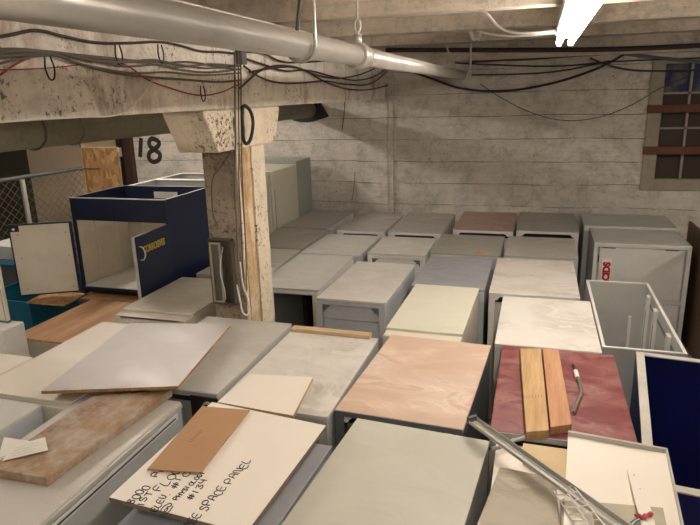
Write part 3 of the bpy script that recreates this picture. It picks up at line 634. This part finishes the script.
# junction box on the column front
MT['ductgreen'] = metal_paint('dull green steel', srgb(96, 98, 82), .4, .7); MT['ductlip'] = metal_paint('grimy cream lip', srgb(172, 160, 134), .4, .7)
MT['rustgrey'] = metal_paint('dark rusty steel', srgb(84, 74, 60), .4, .7)
t2 = empty('junction_box', (-1.735, 3.078, C-.985)); tag(t2, 'old open junction box with coiled wires on the column', 'box')
fbx = MB(); fbx.box(-.075, .075, -.035, .0, -.2, -.19); fbx.box(-.075, .075, -.035, 0, .19, .20); fbx.box(-.075, -.067, -.035, 0, -.2, .2); fbx.box(.067, .075, -.035, 0, -.2, .2); fbx.box(-.067, .067, -.004, .0, -.19, .19)
fbx.build('housing', MT['rustgrey'], t2, .001)
MB().box(-.064, .0, -.03, -.01, -.185, .17).build('inner_duct', MT['ductgreen'], t2, .001)
lidf = MB(); lidf.box(-.064, -.056, -.042, -.03, -.185, .18); lidf.box(-.004, .004, -.042, -.03, -.185, .18); lidf.box(-.056, -.004, -.042, -.03, .17, .18); lidf.box(-.056, -.004, -.042, -.03, -.185, -.177); lidf.build('duct_lips', MT['ductlip'], t2)
curve('wire', [(.02, -.05, .15), (.045, -.07, .05), (.03, -.07, -.05), (.05, -.06, -.12)], .004, MT['brown'], t2)
curve('wire', [(.03, -.05, .16), (.015, -.075, .02), (.03, -.07, -.1), (.02, -.05, -.16)], .003, MT['cablewhite'], t2)
# low duct beside the beam and the dark patch for the hole it enters
pc = Vector((-2.5, 0, C-.14))
t = empty('duct', (-2.5, 3, C-.14)); tag(t, 'fat grey pipe running beside the beam into the back wall', 'pipe')
MB().tube((0, -6, .02), (0, YW-3+.05, -.01), .088, 24).build('pipe_run', MT['pipegrey'], t, smooth=True)
def collar(par, y, r, w, mt, zc=0.0): MB().tube((0, y-w, zc), (0, y+w, zc), r, 24).build('collar', mt, par, smooth=True)
collar(t, .22-.35, .093, .012, MT['pipegrey']); collar(t, .85, .094, .012, MT['pipegrey'])
curve('hanger_strap', [(.095*math.cos(q), -.42, .005+.095*math.sin(q)) for q in [math.radians(g_) for g_ in range(-200, 60, 20)]]+[(.03, -.42, .25)], .006, MT['cable'], t)
random.seed(4); pts = []
for i in range(16):
    q = 2*math.pi*i/16; rr = random.uniform(.85, 1.2); pts.append((-2.52+.24*rr*math.cos(q), YW-.004, C-.17+.135*rr*math.sin(q)))
o = MB().prism(pts, (0, .003, 0)).build('trim_6', MT['dark']); struct(o, 'ragged flat dark patch painted as hole shade on the back wall around the fat pipe')

# joists across the room
for i, y in enumerate((-1.0, .2, 1.4, 2.6, 3.8, 4.97, 6.17)):
    o = MB().box(-8.7, 4.9, y, y+.14, C+.455, CE).build('joist', MT['joist'], None, .004); struct(o)
for i, (x0_, z) in enumerate(((0, .52), )):
    o = MB().box(-8.7, 4.9, YW-.14, YW, C+.30, C+.46).build('trim_7', MT['joist']); struct(o, 'ledger board at the top of the back wall')
for y in [-.4+.31*k for k in range(22)]:      # board seams of the floor above are thin battens
    o = MB().box(-8.7, 4.9, y, y+.015, CE-.006, CE).build('ceiling_batten', MT['brown']); struct(o)

# window with slats
w = empty('window_1', ((wx0+wx1)/2, YW, (wz0+wz1)/2)); struct(w, 'painted window boarded with brown slats')
a, b_ = (wx1-wx0)/2, (wz1-wz0)/2
f = MB(); f.box(-a-.02, -a+.10, -.02, .06, -b_, b_); f.box(a-.10, a+.02, -.02, .06, -b_, b_); f.box(-a+.10, a-.10, -.02, .06, b_-.04, b_); f.box(-a+.10, a-.10, -.02, .06, -b_, -b_+.11); f.build('window_frame', MT['frame'], w, .003)
f = MB()
for x in (-a+.34, -a+.60, -a+.86): f.box(x-.012, x+.012, .045, .07, -b_+.11, b_-.04)
for z in (-.02, ): f.box(-a+.1, a-.1, .045, .07, z-.01, z+.01)
f.box(-a+.1, a-.1, .045, .07, .30, .32); f.build('muntins', MT['frame'], w)
MB().box(-a+.1, a-.1, .07, .08, -b_+.11, .31).build('pane', MT['glass'], w)
MB().box(-a+.1, a-.1, .068, .078, .32, b_-.04).build('pane', MT['glassblue'], w)
for z in (.17, -.225): MB().box(-a-.03, a+.03, -.045, -.022, z-.04, z+.035).build('slat', MT['bar'], w, .003)

# ceiling pipe
PX, PZ = -.745, C+.158
t = empty('ceiling_pipe', (PX, 3, PZ)); tag(t, 'long shiny painted pipe hung under the joists', 'pipe')
MB().tube((0, -5, 0), (0, -.42, 0), .0405, 28).build('pipe_run', MT['galv'], t, smooth=True)
MB().tube((0, -.42, 0), (0, YW-3-.02, 0), .040, 28).build('pipe_run', MT['galv'], t, smooth=True)
for y, r, w_ in ((-.42, .054, .03), (-.36, .049, .04), (YW-3-.12, .07, .014)): MB().tube((0, y-w_, 0), (0, y+w_, 0), r, 24).build('coupling', MT['galv'], t, smooth=True)
MB().tube((0, -.40, .045), (0, -.40, .085), .018, 14).build('hanger_boss', MT['galv'], t, smooth=True)
curve('chain', [(0, -.40, .085), (.012, -.40, .115), (0, -.40, .145), (-.012, -.40, .115), (0, -.40, .085)], .005, MT['cablewhite'], t)
MB().tube((0, -.40, .14), (0, -.40, .29), .005, 8).build('hanger_rod', MT['steel'], t)
def hook(y, r, side, zt=.29):
    arc = [(side*r*math.cos(math.radians(g_)), y, -r*math.sin(math.radians(g_))) for g_ in range(0, 200, 20)]
    curve('hanger', [(side*r, y, zt)]+[(side*r, y, .03)]+arc, .0065, MT['galv'], t)
hook(-1.07, .050, 1)
curve('hanger', [(-.04, -1.0, .03), (-.06, -.85, .29)], .007, MT['dgrey'], t)
curve('hanger', [(-.03, 3.1, .04), (-.14, 3.1, .28)], .008, MT['galv'], t); curve('hanger', [(.08, 3.3, .29), (.055, 3.3, 0), (0, 3.3, -.055), (-.03, 3.3, -.03)], .010, MT['galv'], t)

# fluorescent fixtures
def copy_tree(o, parent=None):
    c_ = o.copy(); COL.objects.link(c_); c_.parent = parent
    for ch in list(o.children): copy_tree(ch, c_)
    return c_
FLN = 2.44
t = empty('ceiling_light', (.135, 4.32-FLN/2, C+.285)); tag(t, 'lit double-tube fluorescent strip light under the joists', 'light')
hb = MB(); hb.prism([(-.058, -FLN/2, .09), (-.058, -FLN/2, .045), (-.03, -FLN/2, .025), (.03, -FLN/2, .025), (.058, -FLN/2, .045), (.058, -FLN/2, .09)], (0, FLN, 0)); hb.build('housing', MT['lampwhite'], t, .002)
for sx in (-1, 1):
    MB().tube((sx*.036, -FLN/2+.01, 0), (sx*.036, FLN/2-.01, 0), .0185, 16).build('tube', MT['tube'], t, smooth=True)
    for e in (-1, 1): MB().box(sx*.036-.014, sx*.036+.014, e*FLN/2-.008, e*FLN/2+.008, -.022, .06).build('socket', MT['lampwhite'], t)
MB().box(-.01, .01, -.2, -.18, .09, .17).build('mount', MT['steel'], t)
MB().box(-.01, .01, .9, .92, .09, .17).build('mount', MT['steel'], t)
for x, y, lab in ((-3.75, 5.0, 'lit strip light over the left bay'), (3.1, 3.9, 'lit strip light over the right side'), (.135, -.6, 'lit strip light behind the viewer'), (-3.75, .8, 'lit strip light over the near left bay')):
    c_ = copy_tree(t); c_.location = (x, y, C+.285); c_['label'] = lab
# white cables from pipe hanger to the fixture
o = curve('white_cable', [px(470, -6, -.55), px(470, 12, -.55), px(469.5, 24, -.55), px(471, 34, -.55), px(477, 37, -.55), px(480, 32, -.55), px(475, 27, -.55)], .017, MT['cablewhite']); tag(o, 'thick white cable hanging in a loop above the pipe end', 'cable')
e_ = Vector((.12, 4.33, C+.36))
o = curve('white_cable', [py(478, 8, 4.6), py(487, 14, 4.6), py(497, 25, 4.6), py(512, 32, 4.5), py(530, 33, 4.4), e_], .010, MT['cablewhite']); tag(o, 'upper white cable sagging into the lit strip light', 'cable')
o = curve('white_cable', [py(478, 31, 4.9), py(495, 35, 4.7), py(520, 36, 4.5), e_-Vector((0, 0, .012))], .008, MT['cablewhite']); tag(o, 'lower white cable running to the lit strip light', 'cable')

# ------------------------------------------------------------------ cables on the beam face (x = -1.585)
XB = -1.585
def beamcable(pts, r, mat, label, group=None, cat='cable', name='cable'):
    o = curve(name, [px(x, y, XB+dx) for x, y, dx in [(q+(0,))[:3] for q in pts]], r, mat); tag(o, label, cat, group); return o
beamcable([(-10, 38.5), (10, 35), (37, 30.5), (62, 36), (95, 42.5), (130, 43), (160, 42), (178, 45), (200, 51), (222, 52), (238, 54)], .0055, MT['cabledark'], 'thick black cable highest along the beam')
GB = 'grey cables bundled along the beam'
for k, L in enumerate([
    [(-10, 49), (20, 49), (48, 51.5), (80, 55), (110, 58), (140, 61), (175, 64), (205, 68), (238, 66)],
    [(-10, 53), (25, 53), (50, 53), (85, 57), (120, 60), (150, 63), (190, 71), (215, 72), (240, 69)],
    [(-10, 56), (25, 55), (52, 54), (75, 62), (105, 69), (135, 73), (165, 72), (200, 75), (240, 73)],
    [(-10, 59), (20, 56), (50, 54), (80, 64), (110, 72), (150, 77), (190, 80), (220, 82), (240, 80)],
    [(-10, 66), (15, 60), (45, 55.5), (90, 60), (125, 66), (165, 63), (190, 62), (215, 66), (240, 70)],
    [(-10, 51), (30, 51), (52, 52), (90, 60), (125, 62), (155, 60), (185, 66), (210, 64), (240, 66)]]):
    beamcable([(x, y, .006*(k % 3)) for x, y in L], .0040+.0008*(k % 2), MT['cable'], 'grey cable in the drooping bundle along the beam', GB)
beamcable([(-10, 82), (0, 75), (20, 62), (48, 53), (80, 57), (112, 61), (128, 66), (145, 78), (170, 88), (198, 95), (215, 94), (240, 84)], .0035, MT['cablered'], 'dark red wire crossing the beam')
beamcable([(-5, 70), (30, 69), (60, 67), (85, 64)], .002, MT['cablered'], 'thin red wire low on the beam at the left')
beamcable([(162, 66), (155, 75), (142, 95), (130, 108), (120, 114), (85, 117), (40, 119), (-10, 123)], .003, MT['cablewhite'], 'thin pale wire drooping to the beam bottom edge')
# cables continuing right of the column
GC = 'dark cables along the beam right of the column'
for L in ([(240, 52), (262, 53), (280, 61), (305, 62), (330, 60), (345, 57)], [(244, 58), (262, 64), (285, 71), (305, 70), (335, 77), (360, 80), (382, 72), (392, 62)],
          [(244, 66), (258, 76), (275, 82), (300, 83), (325, 81), (345, 84), (372, 83), (392, 66)], [(250, 72), (280, 67), (298, 68), (330, 84), (360, 90), (390, 85), (412, 80), (437, 76)],
          [(240, 88), (262, 70), (290, 66), (320, 76), (350, 77), (392, 60)]):
    beamcable([(x, y, .01) for x, y in L], .006, MT['cabledark'], 'dark cable looping along the beam right of the column', GC)
# clips and hooks
for x, y in ((50, 66), (119, 53), (161, 52), (203, 92)):
    q = px(x, y, XB+.012)
    o = curve('cable_hook', [q+Vector((0, -.018, .03)), q+Vector((0, -.02, -.02)), q+Vector((0, 0, -.045)), q+Vector((0, .018, -.015)), q+Vector((0, .008, .03))], .003, MT['black'])
    tag(o, {50: 'black hook hanging below the cables, leftmost on the beam', 119: 'black loop holding cables over the low pipe', 161: 'black hook under the shiny pipe beside the bracket', 203: 'black hook holding the red wire'}[x], 'hook')
# vertical cables down the column
GV = 'cables down the column'
for k, (x, r, mt) in enumerate(((235, .005, MT['cable']), (238.5, .004, MT['cable']), (241, .004, MT['cable']))):
    L = [px(x-.5, 52, XB+.02), px(x, 80, XB+.02), px(x, 108, XB+.02), px(x+.5, 145, XB+.02), px(x-.5+k, 180, XB+.01), px(x+2+k, 230, XB+.01), px(x+4+k, 290, XB+.01)]
    o = curve('cable', L, r, mt); tag(o, 'cable running down the column corner', 'cable', GV)
o = curve('cable', [px(234, 118, XB), py(231, 150, 3.07), py(222, 165, 3.07), py(213, 178, 3.06), py(212, 200, 3.06), py(214, 218, 3.06), py(218, 226, 3.06)], .004, MT['cable']); tag(o, 'single cable curving across the column front', 'cable')
o = curve('black_loop', [px(x, y, XB+.03) for x, y in ((243, 107), (248, 108), (252.5, 118), (252, 133), (248, 143), (244.5, 142), (243, 128), (242.5, 112))], .010, MT['black'], cyc=True); tag(o, 'black rubber loop hanging on the column bracket', 'loop')
o = curve('cable', [px(237, 285, XB+.02), px(240, 300, XB+.02), px(244, 314, XB+.02), px(249, 312, XB+.02), px(248, 300, XB+.02), px(243, 285, XB+.02), px(240, 262, XB+.02)], .005, MT['cablewhite']); tag(o, 'white cable loop at the foot of the column', 'cable')
o = MB().box(-.02, .02, -.03, .03, -.05, .05).build('switch_box', MT['dgrey'], None, .004); o.location = px(241, 55, XB+.012); tag(o, 'small grey box on the beam above the column', 'box')

# ------------------------------------------------------------------ lines on the back wall
def wallcable(pts, r, label, mat='cabledark', Y=YW-.03, cat='cable', group=None, name='cable'):
    o = curve(name, [py(x, y, Y) for x, y in pts], r, MT[mat]); tag(o, label, cat, group); return o
wallcable([(386, 50), (460, 50), (540, 50), (620, 49), (712, 45)], .022, 'thick dark conduit along the top of the back wall', Y=YW-.17, cat='conduit', name='conduit')
wallcable([(470, 62), (500, 60), (530, 59), (570, 56), (620, 53), (712, 49.5)], .012, 'second dark conduit just below the thick one', Y=YW-.06, cat='conduit', name='conduit')
wallcable([(410, 71), (430, 78), (460, 88), (500, 91), (540, 86), (580, 75), (605, 65), (625, 54)], .011, 'sagging black cable across the back wall')
wallcable([(455, 63), (500, 65), (560, 66), (610, 62), (700, 58)], .007, 'black cable nearly straight below the conduits')
wallcable([(455, 75), (520, 74), (560, 71), (610, 61)], .007, 'black cable rising to the right below the straight one')
wallcable([(590, 58), (605, 64), (625, 69), (655, 71), (700, 70)], .008, 'black cable sagging above the window')
wallcable([(480, 84), (500, 97), (530, 112), (560, 120), (590, 119), (625, 108), (665, 86), (690, 76)], .0035, 'thin brown wire in a long sag across the wall')
wallcable([(625, 54), (660, 58), (700, 62)], .016, 'thick blue-grey cable above the window', 'dgrey')
wallcable([(345, 100), (344, 115), (342, 130)], .005, 'short wire hanging below the beam end')
wallcable([(355, 172), (354, 186), (352, 200)], .003, 'thin wire low on the wall beside the pilaster')
MT['fencewire'] = plain('weathered galvanised wire', srgb(104, 92, 74), .6, .3)
# chain link fence
t = empty('chain_link_fence', (-5.2, 5.4, 0)); tag(t, 'chain link fence panel with a pipe top rail at the far left', 'fence')
p0, p1 = Vector((-5.42, 3.6, C-.75)), Vector((-5.08, 6.55, C-.75)); o_ = t.location
curve('top_rail', [p0-o_, p1-o_], .022, MT['dgrey'], t, smooth=False)
q = p0.lerp(p1, .52); curve('post', [q-o_+Vector((.04, 0, -.02)), q-o_+Vector((.04, 0, -C+.75))], .026, MT['galv'], t, smooth=False)
L_ = (p1-p0).length; dd = (p1-p0).normalized(); Z0 = 1.5; wires = []
for k in range(-16, 34):
    for sgn in (1, -1):
        u0 = k*.095; a0 = max(0, u0) if sgn > 0 else None
        seg = []
        for (u, z) in ((u0, 0), (u0+sgn*1.4, 1.4)): seg.append((u, z))
        (ua, za), (ub, zb_) = seg
        lo, hi = 0.0, 1.0
        for f_ in range(2):
            pass
        du = ub-ua
        tt0, tt1 = sorted(((0-ua)/du, (L_-ua)/du)); lo, hi = max(0, tt0), min(1, tt1)
        if lo < hi:
            A_ = p0+dd*(ua+du*lo)-o_; B_ = p0+dd*(ua+du*hi)-o_; A_.z = C-.77-1.4*lo; B_.z = C-.77-1.4*hi; wires.append([A_, B_])
w_ = curve('wire_mesh', wires, .0032, MT['fencewire'], t, smooth=False); w_.data.bevel_resolution = 0

t = empty('plywood_board', (1.33, 5.0, 0)); tag(t, 'brown board standing on edge right of the ACIDS cabinet', 'board')
MB().box(-.012, .012, -.75, .9, 0, C-1.16).build('sheet', MT['brownboard'], t, .001)
t = empty('plywood_board', (1.47, 4.6, 0)); tag(t, 'black sheet standing beyond the brown board at the right edge', 'board')
MB().box(-.02, .02, -.7, 1.1, 0, C-1.10).build('sheet', MT['black'], t, .001)
# roller in the gap by the cardboard; black plate painted as the recess shade
t = empty('roller_recess', (-1.345, 2.10, C-1.31)); tag(t, 'small roller before a black plate painted as the shaded gap above the cardboard', 'bracket')
MB().box(-.065, .07, .004, .010, -.2, .05).build('plate', MT['black'], t, .001)
MB().tube((.02, .004, .01), (.02, -.008, .01), .022, 16).build('roller', MT['steel'], t); MB().tube((.02, -.008, .01), (.02, -.010, .01), .013, 16).build('hub', MT['black'], t)

# every curve and text becomes a mesh of its own
dg = bpy.context.evaluated_depsgraph_get()
for o in [o for o in bpy.data.objects if o.type in ('CURVE', 'FONT')]:
    me = bpy.data.meshes.new_from_object(o.evaluated_get(dg), preserve_all_data_layers=False, depsgraph=dg)
    n = bpy.data.objects.new('x', me); COL.objects.link(n)
    if not me.materials: me.materials.append(o.data.materials[0])
    for f in me.polygons: f.use_smooth = o.type == 'CURVE'
    n.parent = o.parent; n.matrix_local = o.matrix_local.copy()
    if o.name.startswith('painted_number'): n.location, n.scale = o.location, o.scale
    for k_ in ('label', 'category', 'group', 'kind'):
        if k_ in o: n[k_] = o[k_]
    for ch in list(o.children): ch.parent = n
    nm = o.name; bpy.data.objects.remove(o); n.name = nm

# ------------------------------------------------------------------ world and view
wd = bpy.data.worlds.new('world'); S.world = wd; wd.use_nodes = True
wd.node_tree.nodes['Background'].inputs[0].default_value = (1, .85, .68, 1); wd.node_tree.nodes['Background'].inputs[1].default_value = .02
S.view_settings.view_transform = 'Standard'; S.view_settings.look = 'None'; S.view_settings.exposure = 0.3; S.view_settings.gamma = 1; S.view_settings.use_curve_mapping = False
